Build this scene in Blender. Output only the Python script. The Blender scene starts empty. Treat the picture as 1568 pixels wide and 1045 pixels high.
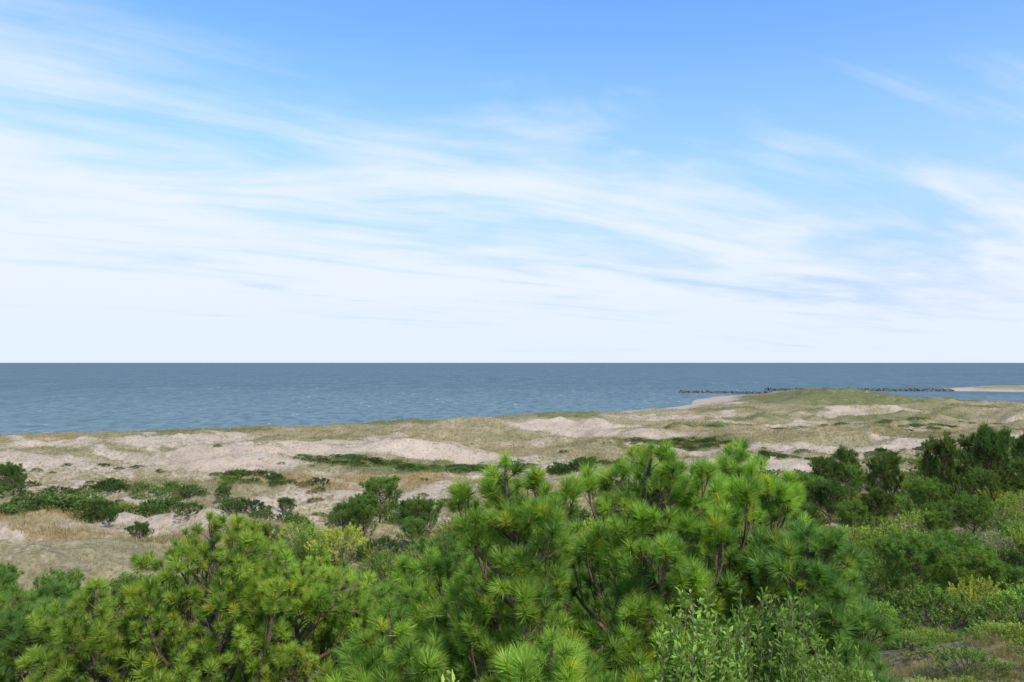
import bpy, math, numpy as np
from mathutils import Vector
rad = math.radians
scene = bpy.context.scene
scene.view_settings.view_transform = 'Standard'
scene.view_settings.look = 'None'
scene.view_settings.exposure = 0

# ------------------------------------------------------------------ noise
def _h(ix, iy, seed):
    n = (ix.astype(np.int64) * 374761393 + iy.astype(np.int64) * 668265263 + seed * 1442695041) & 0xffffffff
    n = ((n ^ (n >> 13)) * 1274126177) & 0xffffffff
    n = n ^ (n >> 16)
    return (n & 0xffffff) / float(0xffffff)
def vnoise(x, y, seed=0):
    x = np.asarray(x, float); y = np.asarray(y, float)
    ix = np.floor(x); iy = np.floor(y); fx = x - ix; fy = y - iy
    fx = fx * fx * (3 - 2 * fx); fy = fy * fy * (3 - 2 * fy)
    a = _h(ix, iy, seed); b = _h(ix + 1, iy, seed); c = _h(ix, iy + 1, seed); d = _h(ix + 1, iy + 1, seed)
    return (a * (1 - fx) + b * fx) * (1 - fy) + (c * (1 - fx) + d * fx) * fy
def fbm(x, y, seed=0, oct=5):
    s = 0; a = .5; t = 0
    x = np.asarray(x, float); y = np.asarray(y, float)
    for i in range(oct):
        s = s + a * vnoise(x, y, seed + i * 17); t += a
        x, y = x * 1.6 - y * 1.2 + 5.3, x * 1.2 + y * 1.6 + 1.7
        a *= .5
    return s / t
def sstep(a, b, x):
    t = np.clip((x - a) / (b - a), 0, 1); return t * t * (3 - 2 * t)

# ------------------------------------------------------------------ terrain
MAIN = [(-4000, -1900), (-400, -60), (-180, 92), (-100, 144), (-46, 180), (-14, 205), (39, 230), (64, 280), (93, 345),
        (128, 377), (160, 388), (178, 376), (168, 330), (182, 296), (215, 284), (420, 290), (1500, 300), (4000, 0), (4000, -4000), (-4000, -4000)]
SPIT = [(226, 420), (290, 404), (500, 404), (1200, 420), (1200, 640), (500, 560), (310, 492), (250, 446)]
def seg_d2(x, y, ax, ay, bx, by):
    ex, ey = bx - ax, by - ay
    t = np.clip(((x - ax) * ex + (y - ay) * ey) / (ex * ex + ey * ey), 0, 1)
    return (x - ax - t * ex) ** 2 + (y - ay - t * ey) ** 2
def sdf(x, y, poly):
    x = np.asarray(x, float); y = np.asarray(y, float)
    d = np.full(x.shape, 1e18); inside = np.zeros(x.shape, bool)
    n = len(poly)
    for i in range(n):
        ax, ay = poly[i]; bx, by = poly[(i + 1) % n]
        d = np.minimum(d, seg_d2(x, y, ax, ay, bx, by))
        c = ((ay > y) != (by > y)); ey = by - ay
        with np.errstate(divide='ignore', invalid='ignore'):
            xi = ax + (y - ay) / (ey if ey != 0 else 1e-9) * (bx - ax)
        inside ^= (c & (x < xi))
    d = np.sqrt(d)
    return np.where(inside, d, -d)
def land(x, y):
    w = (fbm(np.asarray(x) / 40, np.asarray(y) / 40, 77, 3) - .5) * 12
    return np.maximum(sdf(x, y, MAIN), sdf(x, y, SPIT)) + w
def gauss(x, y, cx, cy, rx, ry):
    return np.exp(-(((x - cx) / rx) ** 2 + ((y - cy) / ry) ** 2))
def height(x, y, s=None):
    x = np.asarray(x, float); y = np.asarray(y, float)
    if s is None: s = land(x, y)
    z = np.clip(s * .085, -4, 1.6)
    crest = 1 - sstep(60, 110, x)
    cn = fbm(x / 14, y / 14, 5, 4)
    z = z + crest * (.1 + 1.9 * cn) * np.exp(-((s - 26) / 10) ** 2)
    far = sstep(130, 190, x) * sstep(200, 250, y)
    z = z + (1.2 - 1.1 * far) * sstep(20, 55, s)
    amp = sstep(15, 50, s) * (1 - .8 * far)
    hum = 1 - np.abs(fbm(x / 13, y / 8, 25, 4) - .5) * 4.5
    z = z + amp * ((fbm(x / 30, y / 22, 11, 4) - .5) * 4.2 + (fbm(x / 8, y / 5.5, 21, 5) - .5) * 3.3 + np.clip(hum, 0, 1) * .9 - .2)
    z = z + amp * 2.4 * gauss(x, y, 112, 290, 45, 50)
    r = np.hypot(x - 8, y)
    z = z + 9.3 / (1 + (r / 28) ** 2.5)
    z = z + 4.6 * gauss(x, y, 42, 38, 22, 22)
    z = z + np.exp(-(r / 60) ** 2) * (fbm(x / 1.3, y / 1.3, 31, 3) - .5) * .25
    return z

SANDS = [(17, 153, 9, 12, .55), (5, 150, 6, 9, .45), (-19, 106, 14, 3.5, .5), (-28, 87, 11, 6, .5), (50, 132, 6, 5, .55), (31, 191, 10, 10, .55),
         (72, 250, 9, 20, .55), (-36, 50, 11, 3, .65), (-26, 55, 6, 2.2, .55), (-9.5, 66, 6, 2.2, .55), (29, 76, 9, 13, .65), (-27, 40, 6, 3.5, .65),
         (-50, 100, 32, 16, .2), (46, 113, 14, 3, .4), (-42, 92, 16, 5, .22), (62, 160, 12, 5, .45), (80, 190, 14, 5, .4), (40, 95, 11, 4, .4),
         (-70, 118, 12, 8, .25), (10.5, 13.5, 2.5, 1.2, .35), (-5, 125, 16, 5, .25), (-33, 66, 5, 3, .5), (-44, 72, 5, 3, .4)]
GREENS = [(-11, 91, 15, 9, 1), (27, 121, 8, 6, 1), (47, 146, 15, 9, .9), (-37, 71, 26, 9, .5), (105, 270, 50, 60, .7), (90, 175, 22, 8, .6),
          (75, 125, 18, 6, .5), (60, 95, 12, 5, .5), (20, 105, 8, 4, .6)]
BROWN = [(-16, 73, 13, 7, 1), (-40, 60, 16, 4, .7), (9, 14, 6, 4, .3), (10, 64, 10, 5, .7), (-2, 112, 20, 5, .4), (-35, 42, 14, 6, .6)]
PATHS = [([(-95, 138), (-80, 122), (-67, 109), (-58, 104), (-48, 98)], 1.), ([(-66, 130), (-54, 112), (-43, 95), (-34, 84), (-22, 77), (-9, 67)], .9), ([(20, 98), (34, 106), (52, 112), (75, 120), (100, 140)], 1.3), ([(-4, 128), (15, 140), (36, 165), (60, 200)], 1.2)]
def masks(x, y, s=None):
    x = np.asarray(x, float); y = np.asarray(y, float)
    if s is None: s = land(x, y)
    wx = x + (fbm(x / 9, y / 9, 41, 4) - .5) * 18; wy = y + (fbm(x / 9, y / 9, 42, 4) - .5) * 12
    near = np.hypot(x, y) < 25
    wx = np.where(near, x, wx); wy = np.where(near, y, wy)
    n = fbm(x / 12, y / 7, 51, 6); k = fbm(x / 4.5, y / 2.6, 52, 4)
    b = np.zeros_like(x); g = np.zeros_like(x); br = np.zeros_like(x)
    for cx, cy, rx, ry, a in SANDS: b -= a * np.minimum(1, 1.4 * gauss(wx, wy, cx, cy, rx, ry)) * (.25 + 1.3 * k)
    for cx, cy, rx, ry, a in GREENS:
        q = a * sstep(.25, .6, gauss(wx, wy, cx, cy, rx, ry)); g = np.maximum(g, q)
    for cx, cy, rx, ry, a in BROWN: br = np.maximum(br, a * sstep(.2, .6, gauss(wx, wy, cx, cy, rx, ry)))
    crest = np.exp(-((s - 29) / 9) ** 2) * (1 - sstep(70, 110, x))
    g = np.maximum(g, crest * sstep(.3, .55, fbm(x / 20, y / 20, 61, 3)) * .9)
    g = np.maximum(g, .8 * sstep(.50, .64, fbm(x / 16, y / 11, 63, 4)) * sstep(30, 60, x))
    g = np.maximum(g, .5 * sstep(.48, .66, fbm(x / 12, y / 9, 67, 4)))
    r = np.hypot(x - 8, y)
    hill = 1 - sstep(34, 50, r)
    g = np.maximum(g, hill * .5)
    veg = sstep(.20, .70, n + b * .8 + .3 * g + .2 * br + .08 * sstep(110, 160, y) + .03 + .15 * near)
    px_ = x + (fbm(x / 6, y / 6, 71, 2) - .5) * 5; py_ = y + (fbm(x / 6, y / 6, 72, 2) - .5) * 5
    for pl, wd in PATHS:
        d2 = np.full(x.shape, 1e9)
        for (ax, ay), (bx, by) in zip(pl[:-1], pl[1:]): d2 = np.minimum(d2, seg_d2(px_, py_, ax, ay, bx, by))
        veg = veg * (1 - .95 * np.exp(-d2 / (wd * wd) * .6))
    veg = veg * sstep(10, 20, s + (n - .5) * 12)
    g = g * np.clip(1 + b * 1.4, 0, 1)
    return veg, g, br

def new_obj(name, me, parent=None):
    o = bpy.data.objects.new(name, me); scene.collection.objects.link(o)
    if parent: o.parent = parent
    return o

class MB:
    def __init__(s): s.V = []; s.F = []; s.C = []; s.M = []; s.n = 0
    def add(s, v, f, c, m=0):
        v = np.asarray(v, np.float32).reshape(-1, 3); f = np.asarray(f, np.int64).reshape(-1, 3)
        c = np.broadcast_to(np.asarray(c, np.float32), (len(v), 3))
        s.V.append(v); s.F.append(f + s.n); s.C.append(c); s.M.append(np.full(len(f), m, np.int32)); s.n += len(v)
    def tris(s, T, c, m=0):
        T = np.asarray(T, np.float32).reshape(-1, 3, 3); n = len(T)
        c = np.repeat(np.broadcast_to(np.asarray(c, np.float32), (n, 3)), 3, axis=0)
        s.add(T.reshape(-1, 3), np.arange(n * 3).reshape(-1, 3), c, m)
    def mesh(s, name, mats, smooth=False):
        V = np.concatenate(s.V); F = np.concatenate(s.F); C = np.concatenate(s.C); M = np.concatenate(s.M)
        me = bpy.data.meshes.new(name)
        me.vertices.add(len(V)); me.vertices.foreach_set('co', V.ravel())
        me.loops.add(len(F) * 3); me.loops.foreach_set('vertex_index', F.ravel().astype(np.int32))
        me.polygons.add(len(F)); me.polygons.foreach_set('loop_start', np.arange(0, len(F) * 3, 3, dtype=np.int32))
        me.polygons.foreach_set('material_index', M)
        me.polygons.foreach_set('use_smooth', np.full(len(F), smooth))
        ca = me.color_attributes.new('Col', 'FLOAT_COLOR', 'POINT')
        ca.data.foreach_set('color', np.concatenate([C, np.ones((len(C), 1), np.float32)], 1).ravel())
        for m in mats: me.materials.append(m)
        me.update(calc_edges=True)
        return me

# ------------------------------------------------------------------ node helper
class NT:
    def __init__(s, nt): s.nt = nt
    def n(s, t, **k):
        x = s.nt.nodes.new(t)
        for a, b in k.items(): setattr(x, a, b)
        return x
    def l(s, a, b): s.nt.links.new(a, b)
    def setin(s, sock, v):
        if isinstance(v, bpy.types.NodeSocket): s.l(v, sock)
        else: sock.default_value = v
    def math(s, op, a, b=0.0, clamp=False):
        m = s.n('ShaderNodeMath', operation=op, use_clamp=clamp); s.setin(m.inputs[0], a); s.setin(m.inputs[1], b); return m.outputs[0]
    def mix(s, f, a, b, bt='MIX'):
        m = s.n('ShaderNodeMix', data_type='RGBA', blend_type=bt, clamp_factor=True)
        s.setin(m.inputs['Factor'], f)
        for sock, v in ((m.inputs[6], a), (m.inputs[7], b)):
            if isinstance(v, tuple) and len(v) == 3: v = (*v, 1)
            s.setin(sock, v)
        return m.outputs[2]
    def noise(s, vec, scale, detail=4, rough=.55, dist=0):
        m = s.n('ShaderNodeTexNoise'); s.l(vec, m.inputs['Vector'])
        m.inputs['Scale'].default_value = scale; m.inputs['Detail'].default_value = detail
        m.inputs['Roughness'].default_value = rough; m.inputs['Distortion'].default_value = dist
        return m.outputs['Fac']
    def ramp(s, v, a, b, lo=0., hi=1.):
        m = s.n('ShaderNodeMapRange', interpolation_type='SMOOTHSTEP'); s.setin(m.inputs[0], v)
        for i, q in enumerate((a, b, lo, hi)): m.inputs[i + 1].default_value = q
        return m.outputs[0]
    def mapping(s, vec, rz, sc):
        mp = s.n('ShaderNodeMapping'); s.l(vec, mp.inputs['Vector']); mp.inputs['Rotation'].default_value = (0, 0, rad(rz)); mp.inputs['Scale'].default_value = sc
        return mp.outputs[0]
def mat(name):
    m = bpy.data.materials.new(name); m.use_nodes = True; m.node_tree.nodes.clear()
    return m, NT(m.node_tree)

def foliage(name, trans=.3, rough=.5, spec=.3, lo=.8, hi=1.22):
    m, t = mat(name)
    a = t.n('ShaderNodeAttribute', attribute_name='Col')
    oi = t.n('ShaderNodeObjectInfo'); r = oi.outputs['Random']
    k = t.ramp(r, 0, 1, lo, hi)
    col = t.mix(1., a.outputs['Color'], k, 'MULTIPLY')
    r2 = t.math('FRACT', t.math('MULTIPLY', r, 17.3))
    col = t.mix(t.ramp(r2, .55, 1., 0, .9), col, t.mix(1., col, (1.3, 1.05, .9), 'MULTIPLY'))
    p = t.n('ShaderNodeBsdfPrincipled'); t.l(col, p.inputs['Base Color'])
    p.inputs['Roughness'].default_value = rough; p.inputs['Specular IOR Level'].default_value = spec
    tr = t.n('ShaderNodeBsdfTranslucent')
    t.l(t.mix(1., col, (1.4, 1.4, .5), 'MULTIPLY'), tr.inputs['Color'])
    mx = t.n('ShaderNodeMixShader'); mx.inputs[0].default_value = trans
    t.l(p.outputs[0], mx.inputs[1]); t.l(tr.outputs[0], mx.inputs[2])
    o = t.n('ShaderNodeOutputMaterial'); t.l(mx.outputs[0], o.inputs[0])
    return m
M_NEEDLE = foliage('pine_needles', .43, .5, .25, 1.02, 1.32)
M_LEAF = foliage('shrub_leaves', .40, .6, .18, .8, 1.5)
M_GRASS = foliage('grass_blades', .3, .7, .15, 1., 1.)
m, t = mat('pine_bark')
a = t.n('ShaderNodeAttribute', attribute_name='Col'); tc = t.n('ShaderNodeTexCoord')
nz = t.noise(tc.outputs['Object'], 40, 5)
p = t.n('ShaderNodeBsdfPrincipled'); t.l(t.mix(1., a.outputs['Color'], t.ramp(nz, .3, .7, .5, 1.4), 'MULTIPLY'), p.inputs['Base Color'])
p.inputs['Roughness'].default_value = .9
bp = t.n('ShaderNodeBump'); bp.inputs['Distance'].default_value = .01; t.l(nz, bp.inputs['Height']); t.l(bp.outputs[0], p.inputs['Normal'])
o = t.n('ShaderNodeOutputMaterial'); t.l(p.outputs[0], o.inputs[0]); M_BARK = m

# ------------------------------------------------------------------ ground mesh
fr = np.linspace(-rad(50), rad(50), 640)
bk = np.linspace(rad(50), rad(310), 90)[1:-1]
ang = np.concatenate([fr, bk])
R = np.concatenate([np.geomspace(1.2, 30, 130), np.geomspace(30, 430, 520)[1:], np.geomspace(430, 4200, 50)[1:]])
A, RR = np.meshgrid(ang, R)
X = (np.sin(A) * RR).ravel(); Y = (np.cos(A) * RR).ravel()
S = land(X, Y); Z = height(X, Y, S)
veg, grn, brn = masks(X, Y, S)
na, nr = len(ang), len(R)
X = np.append(X, 0); Y = np.append(Y, 0); Z = np.append(Z, float(height(np.array([0.]), np.array([0.]))[0]))
veg = np.append(veg, .5); grn = np.append(grn, .5); brn = np.append(brn, .3)
j, i = np.meshgrid(np.arange(na), np.arange(nr - 1)); j2 = (j + 1) % na
a0 = (i * na + j).ravel(); a1 = (i * na + j2).ravel(); b0 = ((i + 1) * na + j).ravel(); b1 = ((i + 1) * na + j2).ravel()
F = np.concatenate([np.stack([a0, b1, b0], 1), np.stack([a0, a1, b1], 1)])
c = len(X) - 1; jj = np.arange(na)
F = np.concatenate([F, np.stack([np.full(na, c), (jj + 1) % na, jj], 1)])
m, t = mat('dune_ground')
a = t.n('ShaderNodeAttribute', attribute_name='Col'); sp = t.n('ShaderNodeSeparateColor'); t.l(a.outputs['Color'], sp.inputs[0])
geo = t.n('ShaderNodeNewGeometry'); P = geo.outputs['Position']
n1 = t.noise(P, .55, 7, .68); n2 = t.noise(P, 3.0, 6, .7); n3 = t.noise(P, .12, 4); n4 = t.noise(P, 14., 5, .7)
sand = t.mix(t.ramp(n3, .3, .7), (.46, .36, .26), (.53, .43, .325))
sand = t.mix(t.ramp(n2, .40, .7), sand, (.37, .28, .19))
sand = t.mix(t.ramp(n4, .5, .72, 0, .6), sand, (.24, .20, .12))
tan = t.mix(t.ramp(n1, .35, .65), (.25, .205, .105), (.36, .295, .17))
tan = t.mix(t.ramp(n2, .45, .65), tan, (.17, .15, .07))
green = t.mix(t.ramp(n2, .35, .65), (.095, .11, .038), (.19, .185, .075))
brown = t.mix(t.ramp(n2, .35, .65), (.27, .17, .075), (.38, .265, .125))
vg = t.mix(t.ramp(t.math('ADD', sp.outputs[1], t.math('MULTIPLY', t.math('SUBTRACT', n1, .5), .9)), .3, .75), tan, green)
vg = t.mix(t.math('MULTIPLY', sp.outputs[2], .8), vg, brown)
f = t.math('ADD', sp.outputs[0], t.math('MULTIPLY', t.math('SUBTRACT', t.math('MULTIPLY', t.math('ADD', n1, n2), .5), .5), 4.4))
col = t.mix(t.ramp(f, .05, .85), sand, vg)
p = t.n('ShaderNodeBsdfPrincipled'); t.l(col, p.inputs['Base Color']); p.inputs['Roughness'].default_value = .95
p.inputs['Specular IOR Level'].default_value = .1
bp = t.n('ShaderNodeBump'); bp.inputs['Distance'].default_value = .2; bp.inputs['Strength'].default_value = .8; t.l(n2, bp.inputs['Height']); t.l(bp.outputs[0], p.inputs['Normal'])
o = t.n('ShaderNodeOutputMaterial'); t.l(p.outputs[0], o.inputs[0]); M_GROUND = m
mb = MB(); mb.add(np.stack([X, Y, Z], 1), F[:, ::-1], np.stack([veg, grn, brn], 1))
me = mb.mesh('ground', [M_GROUND], True)
new_obj('ground', me)

# ------------------------------------------------------------------ sea
m, t = mat('sea_water')
geo = t.n('ShaderNodeNewGeometry'); P = geo.outputs['Position']
big = t.noise(t.mapping(P, -15, (.5, 1, 1)), .004, 5, .6)
mid = t.noise(t.mapping(P, -10, (1, .35, 1)), .06, 6, .7)
fine = t.noise(t.mapping(P, 8, (1, .5, 1)), .30, 6, .7)
capn = t.noise(t.mapping(P, 12, (1, .5, 1)), .30, 3, .6)
col = t.mix(t.ramp(big, .3, .7), (.080, .138, .150), (.110, .166, .174))
col = t.mix(t.ramp(mid, .38, .66, 0, .8), col, (.155, .212, .213))
ln = t.n('ShaderNodeVectorMath', operation='LENGTH'); t.l(P, ln.inputs[0])
col = t.mix(t.ramp(ln.outputs['Value'], 170, 600, .6, 0), col, (.19, .265, .255))
col = t.mix(t.ramp(fine, .40, .56, .6, 0), col, (.05, .095, .11))
caps = t.math('MULTIPLY', t.ramp(capn, .645, .69), t.ramp(mid, .45, .6))
col = t.mix(t.math('MULTIPLY', caps, .7), col, (.7, .74, .75))
d = t.n('ShaderNodeBsdfDiffuse'); t.l(col, d.inputs[0])
g = t.n('ShaderNodeBsdfGlossy'); g.inputs['Roughness'].default_value = .35; g.inputs[0].default_value = (.8, .9, 1, 1)
bp = t.n('ShaderNodeBump'); bp.inputs['Distance'].default_value = .5; t.l(fine, bp.inputs['Height']); t.l(bp.outputs[0], g.inputs['Normal']); t.l(bp.outputs[0], d.inputs['Normal'])
mx = t.n('ShaderNodeMixShader'); mx.inputs[0].default_value = .07
t.l(d.outputs[0], mx.inputs[1]); t.l(g.outputs[0], mx.inputs[2])
o = t.n('ShaderNodeOutputMaterial'); t.l(mx.outputs[0], o.inputs[0])
ns = 128; rr = [300, 1500, 8000, 60000]
vs = [(0, 0, 0)]; fs = []
for k, r in enumerate(rr):
    for q in range(ns): vs.append((r * math.sin(q * 2 * math.pi / ns), r * math.cos(q * 2 * math.pi / ns), 0))
for q in range(ns):
    fs.append((0, 1 + (q + 1) % ns, 1 + q))
    for k in range(len(rr) - 1):
        a_ = 1 + k * ns + q; b_ = 1 + k * ns + (q + 1) % ns; fs.append((a_, b_, b_ + ns)); fs.append((a_, b_ + ns, a_ + ns))
mb = MB(); mb.add(vs, np.array(fs)[:, ::-1], (1, 1, 1)); new_obj('sea', mb.mesh('sea', [m]))

# ------------------------------------------------------------------ plants
def basis(D):
    D = D / np.linalg.norm(D, axis=1, keepdims=True)
    up = np.where(np.abs(D[:, 2:3]) > .9, np.array([[1., 0, 0]]), np.array([[0, 0, 1.]]))
    U = np.cross(up, D); U /= np.linalg.norm(U, axis=1, keepdims=True); W = np.cross(D, U)
    return np.stack([U, W, D], 2)
def tube(mb, pts, radii, col, m, k=5):
    pts = np.asarray(pts, float); n = len(pts)
    d = np.gradient(pts, axis=0); B = basis(d)
    th = np.arange(k) * 2 * math.pi / k
    ring = np.stack([np.cos(th), np.sin(th), np.zeros(k)], 1)
    v = pts[:, None, :] + np.einsum('nij,kj->nki', B, ring) * np.asarray(radii)[:, None, None]
    f = []
    for a in range(n - 1):
        for q in range(k):
            q2 = (q + 1) % k; f.append((a * k + q, a * k + q2, (a + 1) * k + q2)); f.append((a * k + q, (a + 1) * k + q2, (a + 1) * k + q))
    mb.add(v.reshape(-1, 3), f, col, m)
def tuft_templates(rng, K, n, L, w, shoot):
    out = []
    for _ in range(K):
        tt = rng.random(n) ** .6
        ang = np.radians(84 - 56 * tt + rng.normal(0, 6, n)); az = rng.random(n) * 2 * math.pi
        d = np.stack([np.sin(ang) * np.cos(az), np.sin(ang) * np.sin(az), np.cos(ang)], 1)
        o = np.stack([0 * tt, 0 * tt, tt * shoot], 1)
        ln = L * rng.uniform(.88, 1.06, n)[:, None]
        s = np.cross(d, rng.normal(size=(n, 3))); s /= np.linalg.norm(s, axis=1, keepdims=True); s *= w / 2
        out.append(np.stack([o - s, o + s, o + d * ln], 1))
    return np.array(out)
def sph(az, el): return np.array([math.cos(el) * math.sin(az), math.cos(el) * math.cos(az), math.sin(el)])
PC1 = (.095, .185, .032); PC2 = (.31, .455, .07)
def pine(name, seed, H, R, n_need=145, L=.122, w=.0062, lean=(0, 0), dens=1., col=PC1, col2=PC2, bud=True, low=.08, step=.18, tsize=1., tip=.14, shp=2.4, extra=.5):
    rng = np.random.default_rng(seed); mb = MB()
    n = 14; hh = np.linspace(0, 1, n)
    wob = np.cumsum(rng.normal(0, .035, (n, 2)), 0)
    tp = np.stack([lean[0] * hh ** 1.3 + wob[:, 0], lean[1] * hh ** 1.3 + wob[:, 1], hh * (H - tip)], 1); tp[0, 2] = -.3
    r0 = .015 * H + .012
    tube(mb, tp, r0 * (1 - hh * .82), (.11, .08, .06), 1, 7)
    TP = []; TD = []; TS = []
    nb = int((12 + H * 9) * dens)
    def tuft(p, d, s=1.): TP.append(p); TD.append(d); TS.append(s * tsize * rng.uniform(.72, 1.25))
    for b in range(nb):
        h = low + (.90 - low) * ((b + rng.random()) / nb) ** .9
        p = np.array([np.interp(h, hh, tp[:, k]) for k in range(3)])
        az = b * 2.4 + rng.uniform(-.5, .5)
        prof = (1 - h ** shp) ** .75 * (.7 + .3 * min(1, h / .3))
        Lb = max(.3, R * prof * rng.uniform(.6, 1.22))
        el = rad(rng.uniform(0, 22) + 22 * h); el1 = min(rad(85), el + rad(rng.uniform(30, 75)))
        ns_ = max(3, int(Lb / step) + 1); st = Lb / ns_ * 1.1
        hmax = H - rng.uniform(.05, .5) * min(1, H / 2.5)
        pts = [p.copy()]; q = p.copy(); side = 1
        for k in range(ns_):
            s = (k + 1) / ns_
            az += rng.normal(0, .10); e_ = el + (el1 - el) * s ** 1.5
            if q[2] > hmax - .15: e_ = min(e_, .1)
            d = sph(az, e_)
            q = q + d * st; pts.append(q.copy())
            if s > .22 and k < ns_ - 1:
                for _ in range(2 if rng.random() < .7 else 1):
                    side = -side
                    sl = min(.45, rng.uniform(.3, .8) * Lb * (1.15 - s)) + .08
                    d2 = sph(az + side * rng.uniform(.4, 1.2), e_ + rad(rng.uniform(-25, 40)))
                    q2 = q + d2 * sl * .5; d3 = d2 + np.array([0, 0, rng.uniform(.2, .9)]); d3 /= np.linalg.norm(d3); q3 = q2 + d3 * sl * .5
                    if q3[2] > hmax: q3[2] = hmax - rng.random() * .1
                    tube(mb, [q, q2, q3], [.008, .006, .005], (.16, .10, .06), 1, 4)
                    tuft(q3, d3 + np.array([0, 0, .5]))
                    if sl > .16 and rng.random() < extra: tuft(q2 + rng.normal(0, .02, 3), d2 + rng.normal(0, .4, 3) + np.array([0, 0, .5]), .8)
                    if sl > .24:
                        for sgn in (-1, 1):
                            if rng.random() > extra + .25: continue
                            d4 = sph(math.atan2(d3[0], d3[1]) + sgn * .9, math.asin(np.clip(d3[2], -1, 1)) * .7); q4 = q2 + d4 * .15
                            tube(mb, [q2, q2 + d4 * .08, q4], [.005, .004, .004], (.16, .10, .06), 1, 3)
                            tuft(q4, d4 + np.array([0, 0, .5]), .85)
        rb = max(.006, .010 * Lb + .004)
        tube(mb, pts, np.linspace(rb * 1.6, .006, len(pts)), (.15, .095, .06), 1, 5)
        de = pts[-1] - pts[-2]; de /= np.linalg.norm(de)
        tuft(q, de + np.array([0, 0, .35]), 1.15)
        for k in range(3):
            dd = de + rng.normal(0, .6, 3) + np.array([0, 0, .2]); dd /= np.linalg.norm(dd)
            qe = q - de * .12 + dd * .10; tube(mb, [q - de * .12, q - de * .1 + dd * .05, qe], [.005, .004, .004], (.16, .10, .06), 1, 3); tuft(qe, dd + np.array([0, 0, .2]), .9)
    top = tp[-1]; tuft(top + [0, 0, tip * .3], np.array([0, 0, 1.]), 1.0)
    tube(mb, [top, top + [0, 0, tip * .2], top + [0, 0, tip * .3]], [.01, .008, .007], (.16, .1, .06), 1, 4)
    for k in range(12):
        c0 = top - [0, 0, .04 + .045 * k]; c1 = c0 + sph(k * 2.1, .6) * (.07 + .012 * k)
        tube(mb, [c0 - [0, 0, .03], (c0 + c1) / 2, c1], [.006, .005, .004], (.16, .10, .06), 1, 3); tuft(c1, sph(k * 2.1, .9), .95)
    TP = np.array(TP); TD = np.array(TD); TS = np.array(TS)
    K = 14; T = tuft_templates(rng, K, n_need, L, w, L * .5)
    B = basis(TD); idx = rng.integers(0, K, len(TP))
    V = TP[:, None, None, :] + TS[:, None, None, None] * np.einsum('tij,tnkj->tnki', B, T[idx])
    f = rng.random((len(TP), 1))
    base = np.array(col) * (1 - f) + np.array(col2) * f
    C = base[:, None, :] * rng.uniform(.72, 1.28, (len(TP), n_need, 1))
    yel = rng.random((len(TP), 1, 1)) < .08
    C = np.where(yel, C * np.array([1.35, 1.08, .8]), C)
    mb.tris(V.reshape(-1, 3, 3), C.reshape(-1, 3), 0)
    if bud:
        q = np.array([[.008, 0, 0], [0, .008, 0], [-.008, 0, 0], [0, -.008, 0]]); tipv = np.array([0, 0, .055])
        bt = np.array([[q[k], q[(k + 1) % 4], tipv] for k in range(4)]) + np.array([0, 0, L * .48])
        Vb = TP[:, None, None, :] + TS[:, None, None, None] * np.einsum('tij,nkj->tnki', B, bt)
        mb.tris(Vb.reshape(-1, 3, 3), (.45, .26, .10), 1)
    return mb.mesh(name, [M_NEEDLE, M_BARK]), len(TP)

def leaf_tris(P, D, L, W, rng, fold=.35):
    B = basis(D); n = len(P)
    roll = rng.random(n) * 2 * math.pi
    U = B[:, :, 0] * np.cos(roll)[:, None] + B[:, :, 1] * np.sin(roll)[:, None]; N = np.cross(B[:, :, 2], U)
    Dn = B[:, :, 2]; L = np.asarray(L).reshape(-1, 1); W = np.asarray(W).reshape(-1, 1)
    tip = P + Dn * L; mid = P + Dn * L * .58
    l = mid + U * W * .5 + N * W * fold * .5; r = mid - U * W * .5 + N * W * fold * .5
    return np.stack([np.stack([P, l, tip], 1), np.stack([P, tip, r], 1)], 1).reshape(-1, 3, 3)
def shoot_shrub(name, seed, H, R, nst=200, leaf=.05, col=(.09, .175, .03), col2=(.245, .375, .06), per=84, lw=.40):
    rng = np.random.default_rng(seed); mb = MB(); Ps = []; Ds = []; Cs = []
    for k in range(nst):
        a = rng.random() * 6.283; rr_ = R * math.sqrt(rng.random()); h = H * (1 - .18 * (rr_ / R) ** 2) * rng.uniform(.80, 1.02)
        base = np.array([math.cos(a) * rr_ * .25, math.sin(a) * rr_ * .25, 0]); end = np.array([math.cos(a) * rr_, math.sin(a) * rr_, h])
        ctl = np.array([math.cos(a) * rr_ * 1.0, math.sin(a) * rr_ * 1.0, h * .45])
        tt = np.linspace(0, 1, 7)[:, None]; pts = (1 - tt) ** 2 * base + 2 * tt * (1 - tt) * ctl + tt ** 2 * end
        pts += rng.normal(0, .015, pts.shape)
        tube(mb, pts, np.linspace(.008, .002, 7), (.17, .14, .09), 1, 4)
        tl = 1 - .42 * rng.random(per) ** 1.2
        P = np.stack([np.interp(tl, tt[:, 0], pts[:, q]) for q in range(3)], 1)
        az = rng.random(per) * 6.283; el = rng.uniform(.2, 1.2, per)
        D = np.stack([np.cos(el) * np.cos(az), np.cos(el) * np.sin(az), np.sin(el)], 1)
        sdv = D * [1, 1, 0]; P = P + sdv * rng.uniform(0, .07, (per, 1)) * np.clip((1 - tl[:, None]) * 6, .1, 1)
        f = np.clip((tl[:, None] - .65) * 2.6, 0, 1)
        Ps.append(P); Ds.append(D); Cs.append((np.array(col) * (1 - f) + np.array(col2) * f) * rng.uniform(.7, 1.3, (per, 1)) * rng.uniform(.8, 1.2))
    P = np.concatenate(Ps); D = np.concatenate(Ds); C = np.concatenate(Cs); L = leaf * rng.uniform(.6, 1.15, len(P))
    mb.tris(leaf_tris(P, D, L, L * lw, rng), np.repeat(C, 2, 0), 0)
    return mb.mesh(name, [M_LEAF, M_BARK])
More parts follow.
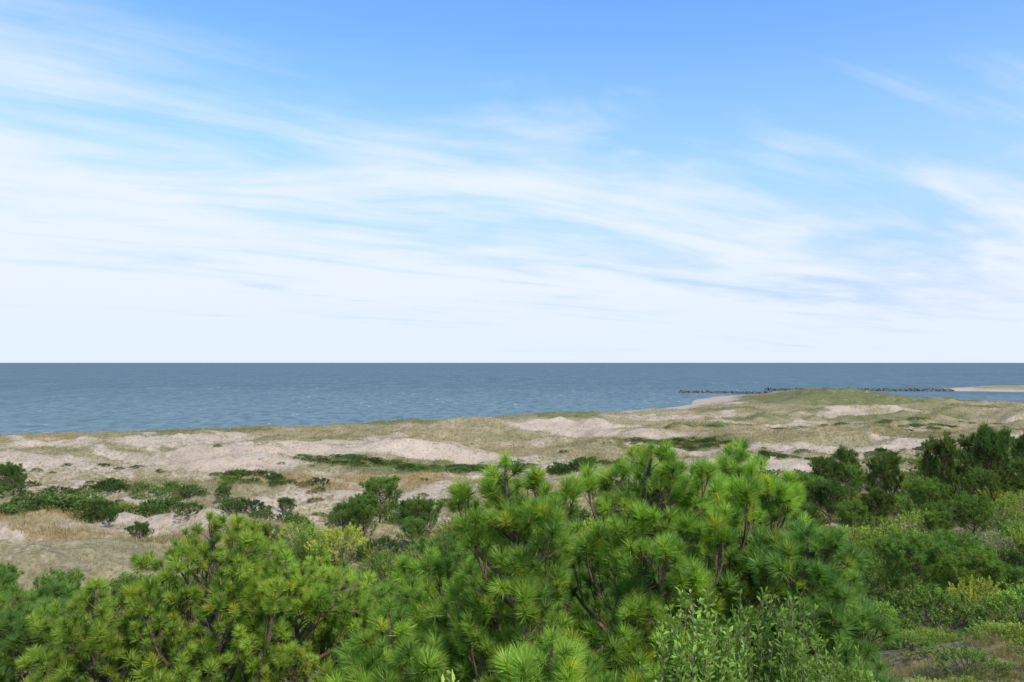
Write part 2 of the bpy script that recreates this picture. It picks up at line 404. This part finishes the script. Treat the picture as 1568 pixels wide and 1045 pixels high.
def twig_shrub(name, seed, R, H, twigs, per, leaf, col, col2, lw=.45, tl=.34):
    rng = np.random.default_rng(seed); mb = MB()
    az = rng.random(twigs) * 6.283; cz = rng.random(twigs) ** .8
    rr_ = np.sqrt(np.maximum(0, 1 - cz ** 2)) * (.72 + .36 * vnoise(az * 1.5, cz * 4, seed)) * R * rng.uniform(.55, 1., twigs)
    hz = H * cz * (.62 + .5 * vnoise(np.cos(az) * 2.3 * rr_ / R + 9, np.sin(az) * 2.3 * rr_ / R + 9, seed + 3))
    c = np.stack([np.cos(az) * rr_, np.sin(az) * rr_, hz * .78 + .05], 1)
    d = c * [.9 / R, .9 / R, .5 / H] + rng.normal(0, .28, (twigs, 3)) + [0, 0, .75]; d /= np.linalg.norm(d, axis=1, keepdims=True)
    ln = tl * rng.uniform(.6, 1.35, twigs)
    tq = rng.random((twigs, per)) ** .8
    P = c[:, None, :] + d[:, None, :] * (ln[:, None] * tq)[:, :, None]
    ld = d[:, None, :] * .8 + rng.normal(0, .6, (twigs, per, 3))
    f = np.clip(rng.random((twigs, 1, 1)) * .7 + .35 * tq[:, :, None], 0, 1)
    C = (np.array(col) * (1 - f) + np.array(col2) * f) * rng.uniform(.72, 1.28, (twigs, per, 1)) * rng.uniform(.75, 1.25, (twigs, 1, 1))
    L = leaf * rng.uniform(.6, 1.2, twigs * per)
    mb.tris(leaf_tris(P.reshape(-1, 3), ld.reshape(-1, 3), L, L * lw, rng), np.repeat(C.reshape(-1, 3), 2, 0), 0)
    for k in range(0, twigs, 5): tube(mb, [[0, 0, -.1], c[k] * [.6, .6, .5], c[k], c[k] + d[k] * ln[k]], [.02, .014, .006, .003], (.15, .12, .09), 1, 3)
    return mb.mesh(name, [M_LEAF, M_BARK])

def gz(x, y): return float(height(np.array([float(x)]), np.array([float(y)]))[0])
def place(name, me, x, y, rot=0, sc=1., parent=None, dz=0):
    o = new_obj(name, me, parent); o.location = (x, y, gz(x, y) + dz); o.rotation_euler = (0, 0, rot)
    o.scale = sc if isinstance(sc, tuple) else (sc, sc, sc)
    return o
def tree_to(name, x, y, top, R, seed, **k):
    g = gz(x, y); H = top - g
    me, nt_ = pine(name, seed, H, R, **k); place(name, me, x, y)
    print('PINE', x, y, 'ground', round(g, 2), 'H', round(H, 2), 'tufts', nt_)

BL = dict(col=(.08, .17, .042), col2=(.21, .345, .075))
YL = dict(col=(.12, .21, .03), col2=(.35, .47, .066), L=.10, n_need=125, step=.16, extra=.6)
tree_to('pine_tree', .12, 6.2, 15.24, 1.15, 1, lean=(-.1, 0), shp=3.)
tree_to('pine_tree', 1.12, 6.8, 15.27, 1.3, 2, lean=(-.05, .1), shp=3.4)
tree_to('pine_tree', 2.1, 7.5, 15.12, 1.35, 3, lean=(.15, 0), shp=3.2)
tree_to('pine_tree', 2.6, 6.3, 14.6, 1.05, 4, lean=(.1, 0), shp=3., **BL)
tree_to('pine_tree', -.75, 5.9, 14.1, .85, 8)
tree_to('pine_tree', .45, 4.9, 14.15, .8, 9)
tree_to('pine_tree', -2.95, 7.6, 14.5, 1.5, 5, shp=2.2, **YL)
tree_to('pine_tree', -3.9, 6.9, 13.95, 1.15, 6, shp=3., **YL)
tree_to('pine_tree', -2.0, 7.8, 14.05, 1.25, 7, shp=3., **YL)
tree_to('pine_tree', -1.9, 5.9, 13.4, 1.0, 10, **YL)
tree_to('pine_tree', -3.6, 5.6, 13.3, .9, 15, **YL)
tree_to('pine_tree', 3.3, 8.8, 13.6, .85, 16, **BL)
tree_to('pine_tree', -.7, 8.2, 13.9, 1.1, 17, shp=3.)
tree_to('pine_tree', -6.0, 8.6, 13.4, 1.2, 18, shp=3., **BL)
tree_to('pine_tree', -5.0, 6.8, 13.2, 1.0, 19, **YL)
def shoot_to(x, y, top, R, seed, **k):
    me = shoot_shrub('bayberry_shrub', seed, top - gz(x, y), R, **k); place('bayberry_shrub', me, x, y)
shoot_to(1.1, 4.6, 14.55, .40, 11)
shoot_to(1.68, 4.8, 14.58, .44, 12)
shoot_to(-.26, 3.3, 14.74, .18, 13, nst=44, leaf=.062, per=60, col2=(.32, .44, .10))
shoot_to(2.4, 5.4, 13.9, .4, 14)

G1 = (.085, .155, .033); G2 = (.21, .30, .055); Y1 = (.14, .20, .035); Y2 = (.31, .38, .07); D1 = (.06, .115, .03); D2 = (.125, .20, .045)
GR1 = (.16, .20, .13); GR2 = (.28, .33, .22)
near_t = [twig_shrub('near_shrub_mesh_%d' % k, 30 + k, 1.3, 1.5, 230, 34, .068, *cc) for k, cc in enumerate([(G1, G2), (Y1, Y2), (D1, G2), (D1, D2), (GR1, GR2)])]
far_t = [twig_shrub('far_shrub_mesh_%d' % k, 50 + k, 1.3, 1.4, 110, 18, .15, *cc) for k, cc in enumerate([((.04, .075, .024), (.085, .14, .036)), (D1, D2), (D1, (.15, .21, .05)), ((.16, .11, .06), (.26, .19, .10))])]
pm = [pine('mid_pine_mesh_%d' % k, 70 + k, 2.8, 1.6, n_need=34, L=.16, w=.014, bud=False, step=.22, shp=3., extra=.8, col=(.07, .15, .032), col2=(.19, .30, .05))[0] for k in range(3)]
fp = [pine('far_pine_mesh_%d' % k, 80 + k, 2.6, 1.7, n_need=16, L=.22, w=.030, bud=False, step=.25, shp=2.2, extra=.5, col=(.045, .095, .026), col2=(.11, .175, .04))[0] for k in range(3)]

def parent_empty(name):
    e = bpy.data.objects.new(name, None); scene.collection.objects.link(e); return e
rng = np.random.default_rng(5)
thick = parent_empty('shrub_thicket'); pts = []
tries = 0
while tries < 8000:
    tries += 1
    y = rng.uniform(9.8, 60); x = rng.uniform(-34, 48)
    if abs(x) > y * .85 + 3: continue
    t_ = x / y
    if x > 4.8 and y < 16.5 and t_ > .41: continue
    if y > 40 + max(0, (x - 6)) * .7: continue
    if x < -13 and y > 34: continue
    if x < 4 and y > 30 and fbm(np.array([x / 6]), np.array([y / 6]), 91, 3)[0] < .47: continue
    md = 1.1 + y * .016
    if any((x - a_) ** 2 + (y - b_) ** 2 < md * md for a_, b_ in pts): continue
    pts.append((x, y))
    u = rng.random(); s_ = rng.uniform(.65, 1.3)
    if u < .38:
        place('pine', pm[rng.integers(3)], x, y, rng.random() * 6, s_ * (.68 if y > 14 else .5), thick)
    else:
        k = rng.choice([0, 0, 1, 1, 2, 2, 3])
        place('shrub', near_t[k], x, y, rng.random() * 6, (s_, s_, s_ * rng.uniform(.75, 1.1)), thick, -.1)
print('thicket', len(pts))
for x, y, s_ in [(18.5, 29, 1.), (20, 30, .8)]: place('shrub', near_t[4], x, y, 1., s_, thick, .3)
for x, y, s_ in [(-14, 19, 1.0), (-11.5, 17.5, .8), (-16, 22, 1.05), (-9.3, 43, .95), (-5.6, 42, .75), (-26, 48, .45), (-22, 44, .5), (-17, 56, .5), (-32, 58, .7),
                 (35, 60, .9), (40, 64, .9), (44, 60, 1.1), (-49, 72, 1.0), (-51, 76, 1.0), (-24, 62, .5), (30, 88, .6), (38, 92, .7), (46, 90, .6), (52, 104, .7), (12, 84, .5)]:
    place('pine_tree', fp[rng.integers(3)] if y > 40 else pm[rng.integers(3)], x, y, rng.random() * 6, s_)
# taller pines on the right-hand ridge: (x, y, top elevation, width)
for x, y, top, wd in [(26.0, 45, 11.3, .9), (28.2, 44, 11.8, 1.), (30.4, 47, 11.4, .9), (32.2, 45, 11.6, 1.), (23.4, 47, 10.0, .8), (34.5, 49, 11.2, .9), (29.6, 41, 10.9, .8), (25.6, 40.5, 10.0, .7),
                      (17.9, 42, 9.2, .8), (21.2, 50, 9.4, .8), (20.2, 41, 8.9, .7), (28, 62, 8.6, .8), (14.5, 37, 8.8, .7)]:
    g_ = gz(x, y); place('pine_tree', fp[rng.integers(3)], x, y, rng.random() * 6, (wd, wd, max(.5, (top - g_) / 2.55)))
ds = parent_empty('dune_shrubs')
def scat(cx, cy, rx, ry, n, smin, smax, kinds, flat=.7):
    for _ in range(n):
        a_ = rng.random() * 6.283; q = math.sqrt(rng.random()); x = cx + rx * q * math.cos(a_); y = cy + ry * q * math.sin(a_)
        x += rng.normal(0, rx * .12); y += rng.normal(0, ry * .12)
        s_ = rng.uniform(smin, smax)
        place('shrub', far_t[rng.choice(kinds)], x, y, rng.random() * 6, (s_ * 1.3, s_ * 1.1, s_ * flat), ds, -.1)
scat(-38, 69, 19, 4, 55, .35, 1.0, [0, 1, 2], .75)
scat(-36, 60, 9, 3, 26, .6, 1.2, [0, 1, 2], .9)
scat(-11, 91, 13, 6, 150, .4, 1.1, [0, 1, 2, 1], .42)
scat(6.5, 85, 2.2, 1.3, 8, .8, 1.2, [0], .9)
scat(13, 105, 3, 2, 7, .6, 1.1, [0, 1], .7)
scat(27, 121, 8, 4, 70, .4, 1.0, [1, 2, 0], .4)
scat(47, 146, 15, 7, 130, .4, 1.0, [1, 2, 0], .35)
scat(-12, 50, 9, 5, 30, .4, .9, [0, 1, 2], .9)
scat(-14, 62, 22, 8, 50, .3, .65, [1, 0, 2, 3], .8)
scat(55, 98, 20, 9, 80, .4, 1.1, [0, 1, 2], .5)
scat(32, 66, 14, 10, 60, .5, 1.0, [0, 1, 2], .75)
scat(85, 150, 26, 16, 80, .4, 1.1, [1, 2, 0], .35)
scat(20, 105, 30, 12, 40, .3, .7, [1, 2, 0], .5)
scat(-45, 84, 30, 10, 26, .25, .55, [1, 2, 0], .6)

# ------------------------------------------------------------------ beach grass
def grass(name, N, ymin, ymax, hb, wb, blades, seed, region=None, tmax=.8, pw=1.0, green=0.):
    rng = np.random.default_rng(seed)
    y = ymin + (ymax - ymin) * rng.random(N) ** pw; x = (rng.random(N) * 2 - 1) * (y * tmax + 2)
    if region is not None: k = region(x, y); x, y = x[k], y[k]
    s = land(x, y); v, g, b = masks(x, y, s)
    keep = (rng.random(len(x)) < (.06 + .94 * v ** 1.15)) & (s > 12); x, y, s, v, g, b = [q[keep] for q in (x, y, s, v, g, b)]
    z = height(x, y, s); n = len(x)
    P = np.stack([x, y, z - .02], 1)[:, None, :] + np.concatenate([rng.normal(0, hb * .22, (n, blades, 2)), np.zeros((n, blades, 1))], 2)
    az = rng.random((n, blades)) * 6.283; ln = rng.uniform(.15, .9, (n, blades)); h = hb * rng.uniform(.4, 1.2, (n, 1)) * rng.uniform(.7, 1.1, (n, blades))
    tip = P + np.stack([np.cos(az) * ln * h, np.sin(az) * ln * h, h], 2)
    w = rng.normal(size=(n, blades, 3)); w[:, :, 2] = 0; w /= np.linalg.norm(w, axis=2, keepdims=True); w *= wb / 2
    T = np.stack([P - w, P + w, tip], 2)
    f = np.clip(g + green + rng.normal(0, .22, n), 0, 1)[:, None]
    tanc = np.array([.39, .33, .185]); grc = np.array([.18, .20, .07]); brc = np.array([.44, .30, .13])
    C = tanc * (1 - f) + grc * f; bb = (b * .8)[:, None]; C = C * (1 - bb) + brc * bb
    C = C[:, None, :] * rng.uniform(.6, 1.25, (n, blades, 1))
    mb = MB(); mb.tris(T.reshape(-1, 3, 3), C.reshape(-1, 3)); new_obj(name, mb.mesh(name, [M_GRASS])); print(name, n)
grass('beach_grass', 85000, 42, 130, .42, .035, 6, 1, pw=1.2)
grass('beach_grass', 50000, 120, 330, .5, .07, 5, 2, pw=1.2)
grass('beach_grass', 22000, 8, 17, .2, .008, 14, 3, region=lambda x, y: (x > 3.2) & (fbm(x / 1.2, y / 1.2, 7, 3) > .42), tmax=.9, green=.25)
grass('beach_grass', 9000, 17, 44, .4, .018, 9, 4)
hb_ = parent_empty('low_groundcover')
for _ in range(200):
    x = rng.uniform(4., 12.5); y = rng.uniform(8.5, 16.8)
    if x / y < .40 or fbm(np.array([x / 1.5]), np.array([y / 1.5]), 8, 2)[0] < .47: continue
    s_ = rng.uniform(.15, .40); place('herb', near_t[rng.integers(4)], x, y, rng.random() * 6, (s_ * 1.3, s_ * 1.3, s_ * .8), hb_, -.02)

# ------------------------------------------------------------------ rock jetties
m, t = mat('jetty_rock')
tc = t.n('ShaderNodeTexCoord'); nz = t.noise(tc.outputs['Object'], .8, 5)
p = t.n('ShaderNodeBsdfPrincipled'); t.l(t.mix(t.ramp(nz, .3, .7), (.06, .06, .06), (.17, .165, .16)), p.inputs['Base Color']); p.inputs['Roughness'].default_value = .9
o = t.n('ShaderNodeOutputMaterial'); t.l(p.outputs[0], o.inputs[0]); M_ROCK = m
import bmesh
bm = bmesh.new(); bmesh.ops.create_icosphere(bm, subdivisions=2, radius=1)
iv = np.array([v.co[:] for v in bm.verts]); ifc = np.array([[v.index for v in f.verts] for f in bm.faces]); bm.free()
def jetty(p0, p1, n, seed, wd=2.5, top=1.5):
    rng = np.random.default_rng(seed); mb = MB()
    for k in range(n):
        f = rng.random(); off = rng.normal(0, wd * .5)
        c = np.array([p0[0] + (p1[0] - p0[0]) * f, p0[1] + (p1[1] - p0[1]) * f, 0.]) + np.array([rng.normal(0, .5), off, 0])
        c[2] = max(-.5, top * (1 - abs(off) / wd) - rng.random() * .9)
        v = np.sign(iv) * np.abs(iv) ** .6 * rng.uniform(.5, 1.2, 3) * rng.uniform(.5, .9) + rng.normal(0, .06, iv.shape)
        q = rng.random() * 6.28; cq, sq = math.cos(q), math.sin(q)
        v = v @ np.array([[cq, -sq, .2], [sq, cq, 0], [-.2, 0, 1]])
        mb.add(v + c, ifc, (1, 1, 1))
    new_obj('rock_jetty', mb.mesh('rock_jetty', [M_ROCK]))
jetty((90, 396), (134, 378), 260, 1, 2.2, 1.0)
jetty((146, 424), (246, 414), 600, 2, 2.5, 1.2)

# ------------------------------------------------------------------ world + sun
SUN_EL, SUN_AZ = 46, 145
w = bpy.data.worlds.new('World'); scene.world = w; w.use_nodes = True; w.node_tree.nodes.clear(); t = NT(w.node_tree)
sk = t.n('ShaderNodeTexSky', sky_type='NISHITA', sun_disc=False)
sk.sun_elevation = rad(SUN_EL); sk.sun_rotation = rad(SUN_AZ); sk.air_density = 1.0; sk.dust_density = .3; sk.ozone_density = 2.0
tc = t.n('ShaderNodeTexCoord'); sx = t.n('ShaderNodeSeparateXYZ'); t.l(tc.outputs['Generated'], sx.inputs[0])
x, y, z = sx.outputs
zz = t.math('ADD', t.math('MAXIMUM', z, 0.), .07)
u = t.math('DIVIDE', x, zz); v = t.math('DIVIDE', y, zz)
aa = t.math('ADD', t.math('MULTIPLY', u, .86), t.math('MULTIPLY', v, .51)); bb = t.math('SUBTRACT', t.math('MULTIPLY', u, .51), t.math('MULTIPLY', v, .86))
def vec(a, b, c=0.):
    q = t.n('ShaderNodeCombineXYZ'); t.setin(q.inputs[0], a); t.setin(q.inputs[1], b); t.setin(q.inputs[2], c); return q.outputs[0]
V1 = vec(t.math('MULTIPLY', aa, .30), t.math('MULTIPLY', bb, .95), 3.1)
V2 = vec(t.math('MULTIPLY', aa, .55), t.math('MULTIPLY', bb, .8), 8.)
V3 = vec(t.math('MULTIPLY', aa, .6), t.math('MULTIPLY', bb, 1.2), 5.)
n1 = t.noise(V1, 1.5, 8, .56, .8); n2 = t.noise(V2, .7, 4, .5, .2); n3 = t.noise(V3, 3.2, 7, .58, .5)
nn = t.math('ADD', t.math('ADD', t.math('MULTIPLY', n1, .70), t.math('MULTIPLY', n2, .30)), t.math('MULTIPLY', t.math('SUBTRACT', n3, .5), .22))
bias = t.math('SUBTRACT', t.math('SUBTRACT', .355, t.math('MULTIPLY', z, .98)), t.math('ADD', t.math('MULTIPLY', x, .06), t.math('MULTIPLY', t.math('MULTIPLY', x, z), .52)))
cl = t.ramp(t.math('ADD', nn, bias), .48, .80, 0, .95)
base = t.mix(1., sk.outputs[0], (1.65, 2.25, 2.95), 'MULTIPLY')
c1 = t.mix(t.ramp(z, .04, .44, 1., 0), base, (4.9, 6.75, 10.2))
c2 = t.mix(cl, c1, (8.5, 9.2, 10.2))
c3 = t.mix(t.ramp(z, 0, .11, .75, 0), c2, (7.7, 8.75, 10.1))
bg = t.n('ShaderNodeBackground'); t.l(c3, bg.inputs[0]); bg.inputs[1].default_value = .1
o = t.n('ShaderNodeOutputWorld'); t.l(bg.outputs[0], o.inputs[0])

sl = bpy.data.lights.new('sun', 'SUN'); sl.energy = 4.3; sl.angle = rad(.8); sl.color = (1, .93, .80)
so = new_obj('sun', sl)
sd = Vector((math.sin(rad(SUN_AZ)) * math.cos(rad(SUN_EL)), math.cos(rad(SUN_AZ)) * math.cos(rad(SUN_EL)), math.sin(rad(SUN_EL))))
so.rotation_euler = sd.to_track_quat('Z', 'Y').to_euler(); so.location = (0, -20, 60)

cam = bpy.data.cameras.new('camera'); cam.lens = 26; cam.sensor_width = 36; cam.clip_end = 100000; cam.clip_start = .1
co = new_obj('camera', cam); co.location = (0, 0, 16); co.rotation_euler = (rad(91.67), 0, 0); scene.camera = co
